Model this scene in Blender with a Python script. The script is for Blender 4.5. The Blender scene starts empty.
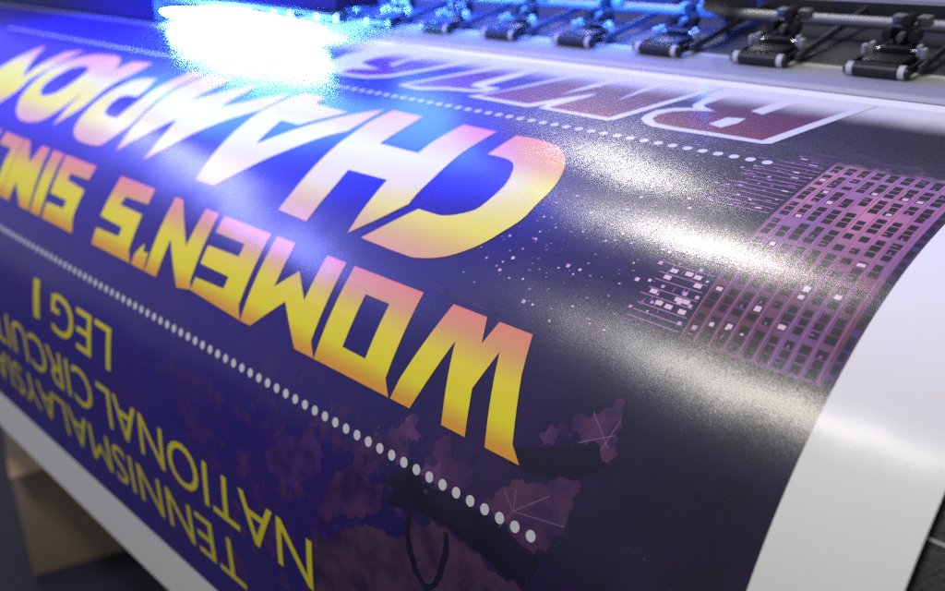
import bpy, bmesh, math, random
from mathutils import Vector, Matrix
from mathutils.geometry import tessellate_polygon
random.seed(7)
sc = bpy.context.scene
COL = sc.collection
# ------------------------------------------------------------------ print artwork, (u, s) on the vinyl
LETTERS={'womens':[([(-34.63,20.62),(-34.46,21.74),(-33.65,24.68),(-33.12,26.66),(-30.6,26.66),(-30.11,25.28),(-29.71,26.66),(-27.44,26.66),(-26.95,24.6),(-25.88,21.37),(-25.11,20.62),(-27.42,20.62),(-28.48,24.07),(-28.81,25.23),(-29.22,23.81),(-29.47,22.99),(-28.81,20.62),(-30.55,20.62),(-31.31,23.1),(-31.81,24.87),(-32.4,22.73),(-33.02,20.62)],[]),([(-41.71,26.66),(-35.53,26.66),(-35.48,23.16),(-35.47,21.49),(-34.78,20.62),(-41.7,20.62)],[[(-39.67,25.34),(-37.52,25.34),(-37.52,21.97),(-39.65,22.01)]]),([(-49.99,26.66),(-47.85,26.66),(-47.79,23.56),(-46.15,25.1),(-44.49,23.55),(-44.47,26.66),(-42.52,26.66),(-42.45,21.48),(-41.72,20.62),(-43.7,20.62),(-46.15,22.99),(-48.68,20.62),(-49.9,20.62)],[]),([(-56.62,26.66),(-50.67,26.66),(-50.57,21.47),(-49.93,20.62),(-56.58,20.92),(-56.53,21.89),(-52.86,22.01),(-52.81,22.89),(-56.59,22.91),(-56.66,24.29),(-52.74,24.41),(-52.78,25.34),(-56.58,25.35)],[]),([(-63.68,26.66),(-62.54,26.66),(-59.19,23.6),(-59.18,26.66),(-57.33,26.66),(-56.99,21.45),(-56.56,20.96),(-58.42,20.62),(-61.49,23.59),(-61.51,20.62),(-63.39,20.62),(-63.28,21.1)],[]),([(-65.52,20.62),(-65.52,21.45),(-64.66,22.49),(-64.43,21.85),(-63.69,21.96),(-63.49,20.62)],[]),([(-72.87,26.66),(-66.95,26.66),(-66.74,25.32),(-70.42,25.22),(-70.68,24.46),(-66.81,24.41),(-66.58,21.54),(-65.76,20.62),(-72.65,20.62),(-72.74,21.98),(-68.78,22.08),(-68.85,22.86),(-72.85,23.0)],[])],'singles':[([(-84.02,26.66),(-77.64,26.66),(-77.65,25.33),(-81.27,25.24),(-81.25,24.62),(-77.43,24.38),(-77.39,21.9),(-76.54,20.62),(-83.09,20.62),(-83.19,22.09),(-79.63,22.17),(-79.68,22.94),(-83.18,22.95)],[]),([(-86.82,26.66),(-84.46,26.66),(-83.61,20.62),(-85.84,20.62)],[]),([(-93.81,26.66),(-92.54,26.66),(-90.21,24.74),(-89.48,26.66),(-87.72,26.66),(-86.21,20.62),(-88.41,20.62),(-91.01,22.56),(-91.2,20.62),(-93.19,20.62)],[])],'champion':[([(-39.39,40.14),(-39.12,40.17),(-38.85,40.19),(-38.58,40.22),(-38.32,40.23),(-38.06,40.23),(-37.81,40.23),(-37.55,40.21),(-37.27,40.17),(-36.93,40.11),(-36.57,40.04),(-36.21,39.95),(-35.87,39.84),(-35.57,39.71),(-35.29,39.57),(-35.03,39.4),(-34.76,39.22),(-34.5,39.01),(-34.24,38.77),(-34.0,38.52),(-33.78,38.26),(-33.58,38.01),(-33.41,37.76),(-33.25,37.49),(-33.1,37.19),(-32.94,36.85),(-32.78,36.47),(-32.65,36.08),(-32.55,35.67),(-32.5,35.23),(-32.48,34.75),(-32.48,34.29),(-32.49,33.88),(-32.48,33.55),(-32.48,33.26),(-32.49,32.99),(-32.55,32.7),(-32.66,32.38),(-32.82,32.05),(-33.0,31.72),(-33.16,31.43),(-33.3,31.18),(-33.43,30.96),(-33.57,30.76),(-33.72,30.57),(-33.87,30.39),(-34.02,30.22),(-34.19,30.06),(-34.37,29.9),(-34.59,29.72),(-34.83,29.53),(-35.07,29.36),(-35.32,29.2),(-35.57,29.06),(-35.83,28.94),(-36.09,28.83),(-36.36,28.73),(-36.65,28.63),(-36.96,28.54),(-37.27,28.47),(-37.53,28.41),(-37.72,28.38),(-37.86,28.36),(-38.02,28.35),(-38.3,28.35),(-38.72,28.35),(-39.25,28.35),(-39.83,28.36),(-40.39,28.38),(-40.94,28.39),(-41.5,28.41),(-42.07,28.43),(-42.64,28.46),(-42.31,28.81),(-41.98,29.15),(-41.65,29.51),(-41.32,29.87),(-40.98,30.26),(-40.63,30.66),(-40.27,31.06),(-39.92,31.46),(-39.55,31.45),(-39.16,31.45),(-38.79,31.44),(-38.48,31.44),(-38.23,31.45),(-38.04,31.46),(-37.86,31.48),(-37.67,31.53),(-37.47,31.59),(-37.26,31.67),(-37.05,31.77),(-36.84,31.88),(-36.61,32.01),(-36.37,32.16),(-36.15,32.33),(-35.98,32.51),(-35.87,32.69),(-35.8,32.88),(-35.75,33.09),(-35.71,33.35),(-35.67,33.68),(-35.63,34.07),(-35.61,34.47),(-35.64,34.84),(-35.73,35.19),(-35.86,35.54),(-36.01,35.86),(-36.15,36.13),(-36.27,36.35),(-36.39,36.52),(-36.51,36.66),(-36.63,36.79),(-36.76,36.9),(-36.88,36.99),(-37.02,37.06),(-37.18,37.13),(-37.34,37.19),(-37.52,37.24),(-37.73,37.27),(-37.97,37.3),(-38.26,37.31),(-38.59,37.31),(-38.94,37.31),(-39.28,37.31)],[]),([(-51.78,40.34),(-48.44,40.25),(-48.38,39.68),(-48.31,39.1),(-48.25,38.54),(-48.21,37.99),(-48.2,37.46),(-48.21,36.95),(-48.23,36.44),(-48.25,35.93),(-44.27,35.86),(-44.3,36.15),(-44.33,36.44),(-44.35,36.74),(-44.37,37.07),(-44.37,37.44),(-44.37,37.84),(-44.36,38.25),(-44.35,38.65),(-44.34,39.05),(-44.33,39.45),(-44.32,39.84),(-44.31,40.24),(-41.13,40.15),(-41.13,39.7),(-41.14,39.25),(-41.14,38.8),(-41.14,38.36),(-41.14,37.92),(-41.15,37.49),(-41.14,37.05),(-41.13,36.57),(-41.1,36.03),(-41.06,35.45),(-41.02,34.88),(-40.99,34.36),(-40.98,33.9),(-40.99,33.49),(-41.0,33.11),(-41.01,32.75),(-41.0,32.43),(-40.99,32.14),(-40.97,31.86),(-40.95,31.58),(-41.27,31.2),(-41.58,30.83),(-41.9,30.45),(-42.25,30.06),(-42.65,29.67),(-43.08,29.27),(-43.53,28.87),(-43.97,28.46),(-44.0,28.77),(-44.03,29.08),(-44.05,29.38),(-44.08,29.7),(-44.1,30.01),(-44.11,30.32),(-44.12,30.65),(-44.14,31.02),(-44.17,31.45),(-44.2,31.92),(-44.23,32.41),(-44.27,32.89),(-48.24,32.86),(-48.19,32.44),(-48.15,32.03),(-48.11,31.59),(-48.09,31.07),(-48.1,30.44),(-48.13,29.73),(-48.16,28.99),(-48.2,28.27),(-51.55,28.4),(-51.52,28.8),(-51.49,29.18),(-51.47,29.59),(-51.46,30.07),(-51.47,30.67),(-51.49,31.36),(-51.52,32.06),(-51.56,32.68),(-51.59,33.2),(-51.62,33.66),(-51.66,34.1),(-51.68,34.55),(-51.69,35.04),(-51.69,35.52),(-51.69,36.01),(-51.71,36.5),(-51.75,36.98),(-51.8,37.46),(-51.85,37.93),(-51.88,38.41),(-51.87,38.89),(-51.85,39.37),(-51.81,39.86)],[]),([(-62.82,40.33),(-59.93,40.31),(-59.74,39.06),(-55.15,38.75),(-55.36,38.49),(-55.55,38.24),(-55.77,37.97),(-56.05,37.64),(-56.42,37.24),(-56.84,36.79),(-57.28,36.32),(-57.72,35.85),(-60.06,35.92),(-60.01,35.53),(-59.97,35.14),(-59.92,34.75),(-59.86,34.37),(-59.79,34.0),(-59.72,33.64),(-59.64,33.29),(-59.56,32.93),(-59.3,33.21),(-59.04,33.48),(-58.77,33.76),(-58.5,34.05),(-58.22,34.37),(-57.93,34.7),(-57.64,35.04),(-57.35,35.39),(-57.06,35.72),(-56.79,36.06),(-56.5,36.4),(-56.18,36.76),(-55.82,37.17),(-55.41,37.61),(-55.01,38.03),(-54.67,38.39),(-54.4,38.67),(-54.19,38.9),(-53.99,39.1),(-53.76,39.31),(-53.49,39.53),(-53.19,39.75),(-52.89,39.98),(-52.6,40.2),(-52.54,39.68),(-52.47,39.16),(-52.41,38.64),(-52.38,38.16),(-52.37,37.7),(-52.38,37.28),(-52.4,36.86),(-52.42,36.44),(-52.75,36.17),(-53.07,35.91),(-53.4,35.64),(-53.71,35.35),(-54.0,35.04),(-54.28,34.72),(-54.56,34.39),(-54.83,34.07),(-55.08,33.78),(-55.33,33.5),(-55.58,33.23),(-55.83,32.96),(-56.07,32.7),(-56.32,32.46),(-56.57,32.21),(-56.86,31.9),(-57.18,31.54),(-57.53,31.13),(-57.9,30.71),(-58.3,30.27),(-58.72,29.83),(-59.18,29.38),(-59.64,28.92),(-60.1,28.47),(-62.71,28.47),(-62.75,28.67),(-62.78,28.86),(-62.82,29.08),(-62.87,29.4),(-62.95,29.82),(-63.03,30.33),(-63.12,30.89),(-63.2,31.45),(-63.27,32.03),(-63.33,32.62),(-63.39,33.23),(-63.45,33.86),(-63.51,34.5),(-63.58,35.17),(-63.64,35.83),(-63.65,36.46),(-63.64,37.06),(-63.59,37.63),(-63.51,38.17),(-63.42,38.68),(-63.29,39.13),(-63.14,39.54),(-62.98,39.93)],[]),([(-78.09,40.26),(-73.86,40.38),(-73.77,39.69),(-73.68,38.99),(-73.6,38.31),(-73.56,37.68),(-73.59,37.12),(-73.66,36.61),(-73.75,36.11),(-73.83,35.6),(-73.44,36.06),(-73.05,36.51),(-72.66,36.96),(-72.27,37.4),(-71.89,37.84),(-71.51,38.28),(-71.13,38.69),(-70.77,39.05),(-70.43,39.35),(-70.1,39.6),(-69.78,39.83),(-69.45,40.07),(-69.33,39.52),(-69.2,38.98),(-69.09,38.44),(-69.0,37.9),(-68.94,37.37),(-68.91,36.86),(-68.89,36.34),(-68.87,35.82),(-68.45,36.17),(-68.02,36.51),(-67.59,36.86),(-67.18,37.21),(-66.77,37.58),(-66.38,37.96),(-65.99,38.34),(-65.61,38.69),(-65.23,39.01),(-64.86,39.31),(-64.5,39.6),(-64.14,39.89),(-64.06,39.46),(-63.97,39.03),(-63.9,38.6),(-63.84,38.17),(-63.82,37.76),(-63.81,37.37),(-63.81,36.97),(-63.81,36.57),(-64.06,36.32),(-64.32,36.07),(-64.57,35.82),(-64.81,35.59),(-65.02,35.4),(-65.2,35.23),(-65.41,35.04),(-65.7,34.75),(-66.1,34.32),(-66.57,33.81),(-67.08,33.25),(-67.56,32.69),(-68.02,32.15),(-68.47,31.59),(-68.93,31.04),(-69.39,30.5),(-69.88,30.0),(-70.37,29.52),(-70.88,29.04),(-71.37,28.56),(-71.39,29.11),(-71.4,29.65),(-71.42,30.2),(-71.48,30.78),(-71.59,31.38),(-71.74,32.0),(-71.9,32.63),(-72.05,33.26),(-72.48,32.76),(-72.9,32.26),(-73.33,31.74),(-73.83,31.18),(-74.41,30.56),(-75.05,29.89),(-75.72,29.2),(-76.37,28.52),(-76.54,29.23),(-76.71,29.93),(-76.88,30.63),(-77.05,31.34),(-77.21,32.08),(-77.38,32.82),(-77.54,33.57),(-77.67,34.32),(-77.79,35.07),(-77.9,35.83),(-77.99,36.58),(-78.05,37.33),(-78.08,38.07),(-78.09,38.8),(-78.09,39.53)],[]),([(-83.37,37.77),(-83.88,37.68),(-84.41,37.6),(-84.91,37.5),(-85.34,37.34),(-85.7,37.14),(-86.01,36.9),(-86.27,36.61),(-86.5,36.26),(-86.7,35.82),(-86.86,35.31),(-86.98,34.76),(-87.07,34.22),(-87.1,33.69),(-87.09,33.15),(-87.05,32.61),(-87.0,32.11),(-86.93,31.62),(-86.83,31.15),(-86.73,30.71),(-86.62,30.33),(-86.51,30.01),(-86.41,29.75),(-86.29,29.52),(-86.13,29.31),(-85.94,29.12),(-85.73,28.96),(-85.47,28.82),(-85.17,28.69),(-84.83,28.56),(-84.46,28.45),(-84.02,28.36),(-83.48,28.3),(-82.77,28.28),(-81.91,28.28),(-81.06,28.31),(-80.38,28.38),(-79.94,28.43),(-79.65,28.49),(-79.4,28.63),(-79.11,28.94),(-78.69,29.45),(-78.21,30.13),(-77.8,30.9),(-77.56,31.68),(-77.58,32.48),(-77.78,33.34),(-78.03,34.2),(-78.22,35.02),(-78.32,35.8),(-78.4,36.56),(-78.46,37.28),(-78.52,37.97),(-78.57,38.6),(-78.6,39.19),(-78.63,39.76),(-78.66,40.34),(-81.1,40.56),(-81.09,40.05),(-81.08,39.54),(-81.07,39.03),(-81.06,38.51),(-81.05,38.0),(-81.03,37.49),(-81.01,36.97),(-80.98,36.44),(-80.91,35.87),(-80.83,35.27),(-80.75,34.69),(-80.71,34.18),(-80.7,33.78),(-80.72,33.45),(-80.75,33.14),(-80.77,32.83),(-80.78,32.52),(-80.78,32.21),(-80.77,31.91),(-80.77,31.6),(-81.25,31.59),(-81.75,31.57),(-82.22,31.56),(-82.63,31.58),(-82.95,31.62),(-83.21,31.69),(-83.43,31.77),(-83.68,31.84),(-83.82,32.09),(-83.97,32.33),(-84.11,32.58),(-84.21,32.83),(-84.26,33.09),(-84.27,33.35),(-84.28,33.62),(-84.28,33.88),(-84.11,34.02),(-83.95,34.17),(-83.76,34.3),(-83.49,34.41),(-83.12,34.48),(-82.67,34.53),(-82.2,34.56),(-81.73,34.6),(-81.83,34.92),(-81.91,35.24),(-82.01,35.57),(-82.18,35.94),(-82.42,36.37),(-82.73,36.83),(-83.06,37.3)],[]),([(-92.49,39.95),(-89.23,40.46),(-88.97,39.85),(-88.69,39.25),(-88.45,38.63),(-88.28,37.97),(-88.22,37.24),(-88.23,36.45),(-88.28,35.66),(-88.29,34.88),(-88.2,34.13),(-88.06,33.39),(-88.0,32.65),(-88.12,31.89),(-88.52,31.13),(-89.12,30.35),(-89.78,29.57),(-90.41,28.79),(-90.5,29.37),(-90.58,29.94),(-90.67,30.52),(-90.77,31.17),(-90.89,31.88),(-91.01,32.64),(-91.15,33.44),(-91.33,34.26),(-91.6,35.15),(-91.93,36.09),(-92.24,37.0),(-92.46,37.79),(-92.55,38.43),(-92.55,38.96),(-92.51,39.45)],[]),([(-96.89,40.39),(-96.3,40.25),(-95.71,40.04),(-95.11,39.77),(-94.51,39.41),(-93.88,38.98),(-93.23,38.47),(-92.62,37.89),(-92.12,37.25),(-91.76,36.49),(-91.5,35.64),(-91.32,34.77),(-91.2,33.99),(-91.15,33.31),(-91.17,32.69),(-91.27,32.1),(-91.43,31.54),(-91.66,30.96),(-91.98,30.4),(-92.35,29.89),(-92.75,29.46),(-93.17,29.14),(-93.63,28.9),(-94.13,28.72),(-94.68,28.58),(-95.32,28.45),(-96.03,28.37),(-96.74,28.33),(-97.4,28.33),(-97.97,28.37),(-98.5,28.46),(-99.0,28.58),(-99.48,28.75),(-99.95,28.96),(-100.39,29.22),(-100.81,29.52),(-101.21,29.86),(-101.58,30.24),(-101.92,30.65),(-102.24,31.12),(-102.53,31.66),(-102.79,32.3),(-103.02,33.02),(-103.22,33.78),(-103.39,34.54),(-103.51,35.3),(-103.6,36.07),(-103.68,36.85),(-103.76,37.63),(-103.33,38.16),(-102.91,38.71),(-102.46,39.21),(-101.94,39.62),(-101.32,39.91),(-100.61,40.1),(-99.89,40.24),(-99.21,40.34),(-98.6,40.42),(-98.03,40.47),(-97.47,40.47)],[[(-97.25,37.12),(-96.9,36.94),(-96.55,36.68),(-96.23,36.37),(-95.97,36.0),(-95.76,35.57),(-95.6,35.07),(-95.49,34.55),(-95.44,34.08),(-95.47,33.67),(-95.57,33.3),(-95.69,32.94),(-95.81,32.57),(-96.18,32.35),(-96.55,32.11),(-96.92,31.9),(-97.3,31.77),(-97.7,31.71),(-98.1,31.71),(-98.5,31.77),(-98.86,31.89),(-99.2,32.07),(-99.53,32.31),(-99.81,32.61),(-100.03,32.93),(-100.18,33.3),(-100.26,33.72),(-100.3,34.16),(-100.32,34.6),(-100.31,35.03),(-100.25,35.47),(-100.18,35.91),(-100.12,36.35),(-99.8,36.58),(-99.49,36.82),(-99.16,37.03),(-98.82,37.17),(-98.44,37.25),(-98.04,37.27),(-97.63,37.23)]]),([(-114.82,38.63),(-114.73,39.13),(-114.58,39.32),(-114.41,39.39),(-114.25,39.52),(-113.15,38.61),(-112.04,37.69),(-110.95,36.79),(-109.94,35.95),(-109.03,35.19),(-108.19,34.5),(-107.39,33.83),(-106.57,33.14),(-106.73,33.85),(-106.88,34.56),(-107.04,35.27),(-107.18,36.01),(-107.31,36.77),(-107.43,37.56),(-107.54,38.36),(-107.65,39.15),(-105.25,40.34),(-104.88,39.27),(-104.49,38.18),(-104.16,37.13),(-103.96,36.18),(-103.97,35.31),(-104.12,34.52),(-104.31,33.82),(-104.42,33.21),(-104.37,32.75),(-104.23,32.42),(-104.13,32.11),(-104.15,31.71),(-104.33,31.2),(-104.6,30.62),(-104.97,30.01),(-105.44,29.39),(-106.06,28.69),(-106.79,27.92),(-107.6,27.23),(-108.42,26.74),(-109.26,26.55),(-110.15,26.57),(-111.05,26.66),(-111.94,26.72),(-109.98,29.84),(-110.82,29.04),(-111.63,28.19),(-112.51,27.43),(-113.55,26.88),(-114.84,26.61),(-116.3,26.55),(-117.83,26.58),(-119.32,26.56),(-118.71,27.52),(-118.09,28.48),(-117.48,29.43),(-116.89,30.35),(-116.26,31.2),(-115.61,31.99),(-115.04,32.82),(-114.66,33.77),(-114.55,34.98),(-114.63,36.36),(-114.77,37.66)],[])],'prize_white':[([(-33.79,45.76),(-33.15,45.19),(-32.39,44.85),(-30.64,44.82),(-27.61,44.92),(-25.0,44.96),(-24.51,45.18),(-23.51,48.74),(-22.12,53.36),(-32.36,53.32),(-32.33,50.02),(-32.32,49.31),(-31.96,48.85),(-33.05,48.39),(-33.87,47.51),(-33.99,46.38)],[]),([(-48.61,44.81),(-42.6,44.63),(-42.15,44.95),(-41.57,45.76),(-41.61,44.81),(-35.59,44.59),(-35.22,44.95),(-32.4,53.31),(-43.8,53.18),(-47.07,46.74)],[]),([(-56.52,44.79),(-53.76,44.53),(-51.57,45.36),(-49.04,45.75),(-47.89,46.19),(-47.42,47.22),(-49.16,47.29),(-48.21,50.18),(-47.69,52.5),(-52.05,52.0)],[]),([(-65.74,45.07),(-62.75,44.92),(-60.76,45.16),(-58.97,46.04),(-57.55,47.95),(-55.36,51.28),(-54.07,53.17),(-67.21,54.41),(-69.55,49.7),(-68.55,46.64)],[])],'prize_fill':[([(-33.18,46.08),(-32.46,45.48),(-30.91,45.35),(-27.93,45.45),(-25.21,45.43),(-22.93,53.02),(-26.29,53.0),(-26.89,51.25),(-27.4,49.37),(-28.37,49.66),(-27.31,53.56),(-30.79,53.11),(-31.72,49.63),(-31.29,49.19),(-30.33,48.79),(-31.86,48.31),(-32.91,47.66),(-33.28,46.87)],[[(-29.45,46.63),(-28.46,46.35),(-27.93,47.44),(-27.93,48.35),(-29.06,48.07)]]),([(-47.81,45.27),(-42.96,45.24),(-41.57,47.04),(-39.83,48.98),(-39.84,48.33),(-41.06,45.17),(-35.86,45.16),(-33.07,53.05),(-36.0,53.41),(-37.11,50.25),(-37.58,47.76),(-37.37,52.38),(-39.18,53.12),(-40.72,50.46),(-42.25,47.64),(-40.8,52.91),(-43.04,53.18),(-46.11,47.87)],[]),([(-55.92,45.01),(-54.11,45.09),(-51.99,45.88),(-49.51,46.24),(-48.68,46.69),(-50.39,46.91),(-50.5,47.67),(-49.58,49.95),(-48.88,52.08),(-51.11,51.58),(-54.27,47.39)],[]),([(-64.9,45.52),(-63.18,45.48),(-61.36,45.65),(-59.57,46.55),(-58.19,48.45),(-55.89,52.39),(-59.63,52.44),(-61.41,50.52),(-61.47,48.57),(-62.34,48.91),(-62.09,49.96),(-61.46,52.34),(-63.97,52.56),(-65.39,49.86),(-65.63,48.44),(-63.95,47.87),(-61.79,47.49),(-64.69,46.67)],[])]}
SPLASH=[(0,[(-34.01,19.14),(-33.25,19.67),(-33.0,20.33),(-32.38,20.46),(-32.24,19.85),(-31.39,19.43),(-31.81,19.17),(-32.5,19.19),(-32.29,18.13),(-32.45,17.6),(-32.9,17.51),(-33.41,18.17),(-33.78,18.51)]),(1,[(-26.97,17.92),(-25.79,19.13),(-24.82,20.01),(-24.06,20.23),(-23.03,20.76),(-21.85,21.26),(-21.46,20.81),(-21.68,19.9),(-21.73,18.99),(-22.15,18.22),(-22.23,17.52),(-23.36,17.14),(-24.25,17.23),(-25.8,17.91)]),(1,[(-23.29,23.71),(-22.34,24.3),(-21.79,24.8),(-21.39,25.42),(-20.9,24.61),(-20.59,23.7),(-20.5,22.84),(-21.04,22.45),(-21.49,23.12),(-22.34,22.78),(-22.67,23.18)]),(0,[(-24.63,22.48),(-23.99,22.97),(-23.63,22.63),(-23.59,22.29),(-24.34,21.88)]),(2,[(-23.81,22.98),(-23.38,23.32),(-22.88,23.04),(-23.0,22.7),(-23.44,22.59)]),(0,[(-31.29,17.78),(-30.12,18.54),(-29.74,19.79),(-29.77,20.42),(-29.35,20.04),(-29.47,19.44),(-28.81,19.34),(-28.4,18.61),(-28.68,18.04),(-29.59,17.75),(-30.32,17.63)]),(3,[(-37.14,11.09),(-35.56,12.45),(-34.29,13.37),(-33.01,13.67),(-32.1,13.34),(-31.59,13.59),(-29.55,12.8),(-27.88,11.9),(-39.23,5.29),(-38.18,8.17),(-36.63,9.9)]),(3,[(-39.58,9.76),(-37.55,11.01),(-35.74,12.56),(-33.44,13.44),(-32.05,13.71),(-31.15,14.14),(-31.04,15.55),(-30.16,15.19),(-28.55,15.94),(-26.52,15.62),(-24.58,15.23),(-22.83,15.17),(-21.5,14.84),(-41.13,2.17)]),(4,[(-44.55,13.69),(-43.28,14.71),(-42.11,15.66),(-39.66,16.28),(-38.75,15.69),(-38.79,14.71),(-40.13,13.49),(-41.09,12.56),(-42.46,12.65),(-43.85,12.4)]),(2,[(-37.79,14.66),(-36.6,15.78),(-36.16,16.73),(-35.39,17.18),(-35.31,16.16),(-34.66,15.37),(-32.96,16.4),(-33.4,15.62),(-33.41,14.71),(-34.76,13.47),(-36.56,12.95),(-37.91,11.65),(-39.18,11.55),(-38.1,13.55)]),(2,[(-36.08,17.16),(-35.01,18.37),(-34.07,18.92),(-33.07,18.53),(-33.32,17.67),(-34.79,16.88)]),(2,[(-30.62,19.12),(-30.08,20.25),(-29.3,20.18),(-29.07,19.36),(-28.07,19.59),(-27.3,18.84),(-27.85,18.07),(-29.2,18.04)]),(5,[(-33.6,16.28),(-32.51,17.32),(-31.87,18.25),(-30.77,17.38),(-28.54,17.59),(-26.18,17.65),(-24.3,17.38),(-22.5,17.05),(-22.9,15.48),(-24.64,15.47),(-26.79,15.76),(-28.57,16.02),(-30.33,15.88),(-31.84,15.48),(-33.05,15.24),(-32.57,16.14)]),(5,[(-26.03,21.02),(-24.89,21.64),(-22.96,22.4),(-21.36,22.95),(-20.88,22.33),(-21.99,21.15),(-23.45,20.79),(-24.59,20.48),(-25.67,20.47)]),(5,[(-31.61,15.88),(-31.18,16.07),(-30.79,14.11),(-30.11,12.86),(-29.41,12.32),(-29.03,12.43),(-28.62,13.23),(-28.41,14.5),(-28.6,15.64),(-28.24,15.71),(-28.01,14.51),(-28.23,13.15),(-28.86,12.15),(-29.49,11.87),(-30.35,12.43),(-31.11,13.76)])]
STROKES=[[(-24.67,18.5),(-25.48,19.18)],[(-24.67,18.5),(-24.84,19.53)],[(-24.67,18.5),(-22.93,20.01)],[(-24.67,18.5),(-21.71,19.05)],[(-24.67,18.5),(-25.21,17.48)],[(-22.37,24.35),(-20.95,23.11)],[(-22.48,22.79),(-20.87,23.76)],[(-21.24,22.88),(-20.91,24.49)],[(-19.65,25.15),(-19.06,24.19)]]
LIGHTS=[(-26.25,33.56),(-24.91,34.43),(-24.39,33.64),(-23.24,33.19),(-23.26,32.44),(-24.55,32.0),(-23.81,31.16),(-23.17,31.31),(-22.35,30.69),(-22.38,30.22),(-23.28,29.68),(-22.33,29.7),(-22.34,32.16),(-22.32,32.67),(-22.35,31.19),(-21.12,31.14),(-20.47,31.14),(-21.14,32.14),(-20.5,32.12),(-21.14,32.66),(-21.12,30.62),(-20.53,30.61),(-20.54,29.62),(-19.78,29.66),(-19.12,30.06),(-18.38,30.1),(-17.61,30.04),(-24.38,39.35),(-24.71,37.32),(-24.22,36.55),(-24.89,34.41),(-24.38,33.6),(-23.22,33.19),(-27.17,36.53),(-27.01,37.3),(-27.17,35.29),(-22.37,40.11),(-22.3,41.01),(-24.16,41.53),(-29.01,28.11),(-28.4,28.11),(-26.96,27.61),(-30.76,31.75),(-30.86,32.26),(-27.83,30.75),(-27.04,30.73),(-28.45,33.01),(-30.69,35.45),(-28.96,34.43),(-26.83,32.84),(-27.25,33.98),(-29.85,29.26),(-31.7,29.83),(-31.56,29.33),(-31.27,30.23),(-31.07,30.93),(-31.38,33.31),(-32.44,31.47),(-30.14,32.8)]
EDGES=[[(-35.57,27.15),(-34.68,27.28),(-30.05,26.97),(-33.29,27.0)],[(-27.77,31.04),(-27.25,30.66),(-27.17,30.16),(-27.75,30.24)],[(-40.63,34.46),(-39.7,34.42),(-39.38,33.32),(-40.36,33.42)],[(-40.79,32.92),(-39.87,32.9),(-39.7,32.13),(-40.68,32.22)],[(-28.04,33.63),(-27.43,33.51),(-27.28,32.93),(-27.88,33.04)]]

# ------------------------------------------------------------------ the vinyl's cross-section
PITCH = 0.011                    # metres per artwork unit
CAMZ = 1.25
TH = math.radians(30)
KN = [-10,2,6,10,14,18,22,26,30,34,38,42,50,62,90]
KA = [121.2,121.2,119.4,115.3,108.5,99.1,88.9,78.9,68.3,56.2,45.4,40.0,39.0,38.8,38.6]
def interp(x, xs, ys):
    if x <= xs[0]: return ys[0]
    for i in range(1, len(xs)):
        if x <= xs[i]: return ys[i-1] + (ys[i]-ys[i-1])*(x-xs[i-1])/(xs[i]-xs[i-1])
    return ys[-1]
DS, S0 = 0.05, -10.0
TAB = []
_y = _z = 0.0
for i in range(2001):
    a = math.radians(interp(S0+i*DS, KN, KA)) - TH
    TAB.append((_y, _z, a)); _y += math.cos(a)*DS; _z += math.sin(a)*DS
_i = int(round((17.85-S0)/DS))
_c, _s = math.cos(TH), math.sin(TH)
OY = (_c*36.0 + _s*-9.537) - TAB[_i][0]
OZ = (-_s*36.0 + _c*-9.537) - TAB[_i][1]
def prof(s):
    f = (s-S0)/DS; i = max(0, min(len(TAB)-2, int(f))); t = f-i
    y0, z0, a0 = TAB[i]; y1, z1, a1 = TAB[i+1]
    a = a0+(a1-a0)*t
    return ((y0+(y1-y0)*t+OY)*PITCH, (z0+(z1-z0)*t+OZ)*PITCH+CAMZ, a)
def surf(u, s, off=0.0):
    y, z, a = prof(s)
    ny, nz = -math.sin(a), math.cos(a)
    return Vector((u*PITCH, y+ny*off, z+nz*off)), Vector((0, ny, nz))
# ------------------------------------------------------------------ node helpers
def new_mat(name):
    m = bpy.data.materials.new(name); m.use_nodes = True
    nt = m.node_tree; nt.nodes.clear()
    out = nt.nodes.new('ShaderNodeOutputMaterial'); b = nt.nodes.new('ShaderNodeBsdfPrincipled')
    nt.links.new(b.outputs[0], out.inputs[0])
    return m, nt, b
def mathn(nt, op, a, b=None, c=None, clamp=False):
    n = nt.nodes.new('ShaderNodeMath'); n.operation = op; n.use_clamp = clamp
    for k, v in enumerate((a, b, c)):
        if v is None: continue
        if isinstance(v, (int, float)): n.inputs[k].default_value = v
        else: nt.links.new(v, n.inputs[k])
    return n.outputs[0]
def mixc(nt, fac, a, b, mode='MIX'):
    n = nt.nodes.new('ShaderNodeMix'); n.data_type = 'RGBA'; n.blend_type = mode
    for idx, v in ((0, fac), (6, a), (7, b)):
        if isinstance(v, (int, float)): n.inputs[idx].default_value = v
        elif isinstance(v, tuple): n.inputs[idx].default_value = (*v, 1) if len(v) == 3 else v
        else: nt.links.new(v, n.inputs[idx])
    return n.outputs[2]
def noise(nt, vec, scale, detail=2, rough=.5, color=False):
    n = nt.nodes.new('ShaderNodeTexNoise'); n.inputs['Scale'].default_value = scale
    n.inputs['Detail'].default_value = detail; n.inputs['Roughness'].default_value = rough
    if vec is not None: nt.links.new(vec, n.inputs['Vector'])
    return n.outputs[1 if color else 0]
def ramp(nt, fac, stops, interp='LINEAR'):
    n = nt.nodes.new('ShaderNodeValToRGB'); n.color_ramp.interpolation = interp
    cr = n.color_ramp
    while len(cr.elements) > 1: cr.elements.remove(cr.elements[-1])
    cr.elements[0].position = stops[0][0]; cr.elements[0].color = (*stops[0][1], 1)
    for p, c in stops[1:]:
        e = cr.elements.new(p); e.color = (*c, 1)
    nt.links.new(fac, n.inputs[0]); return n.outputs[0]
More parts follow.
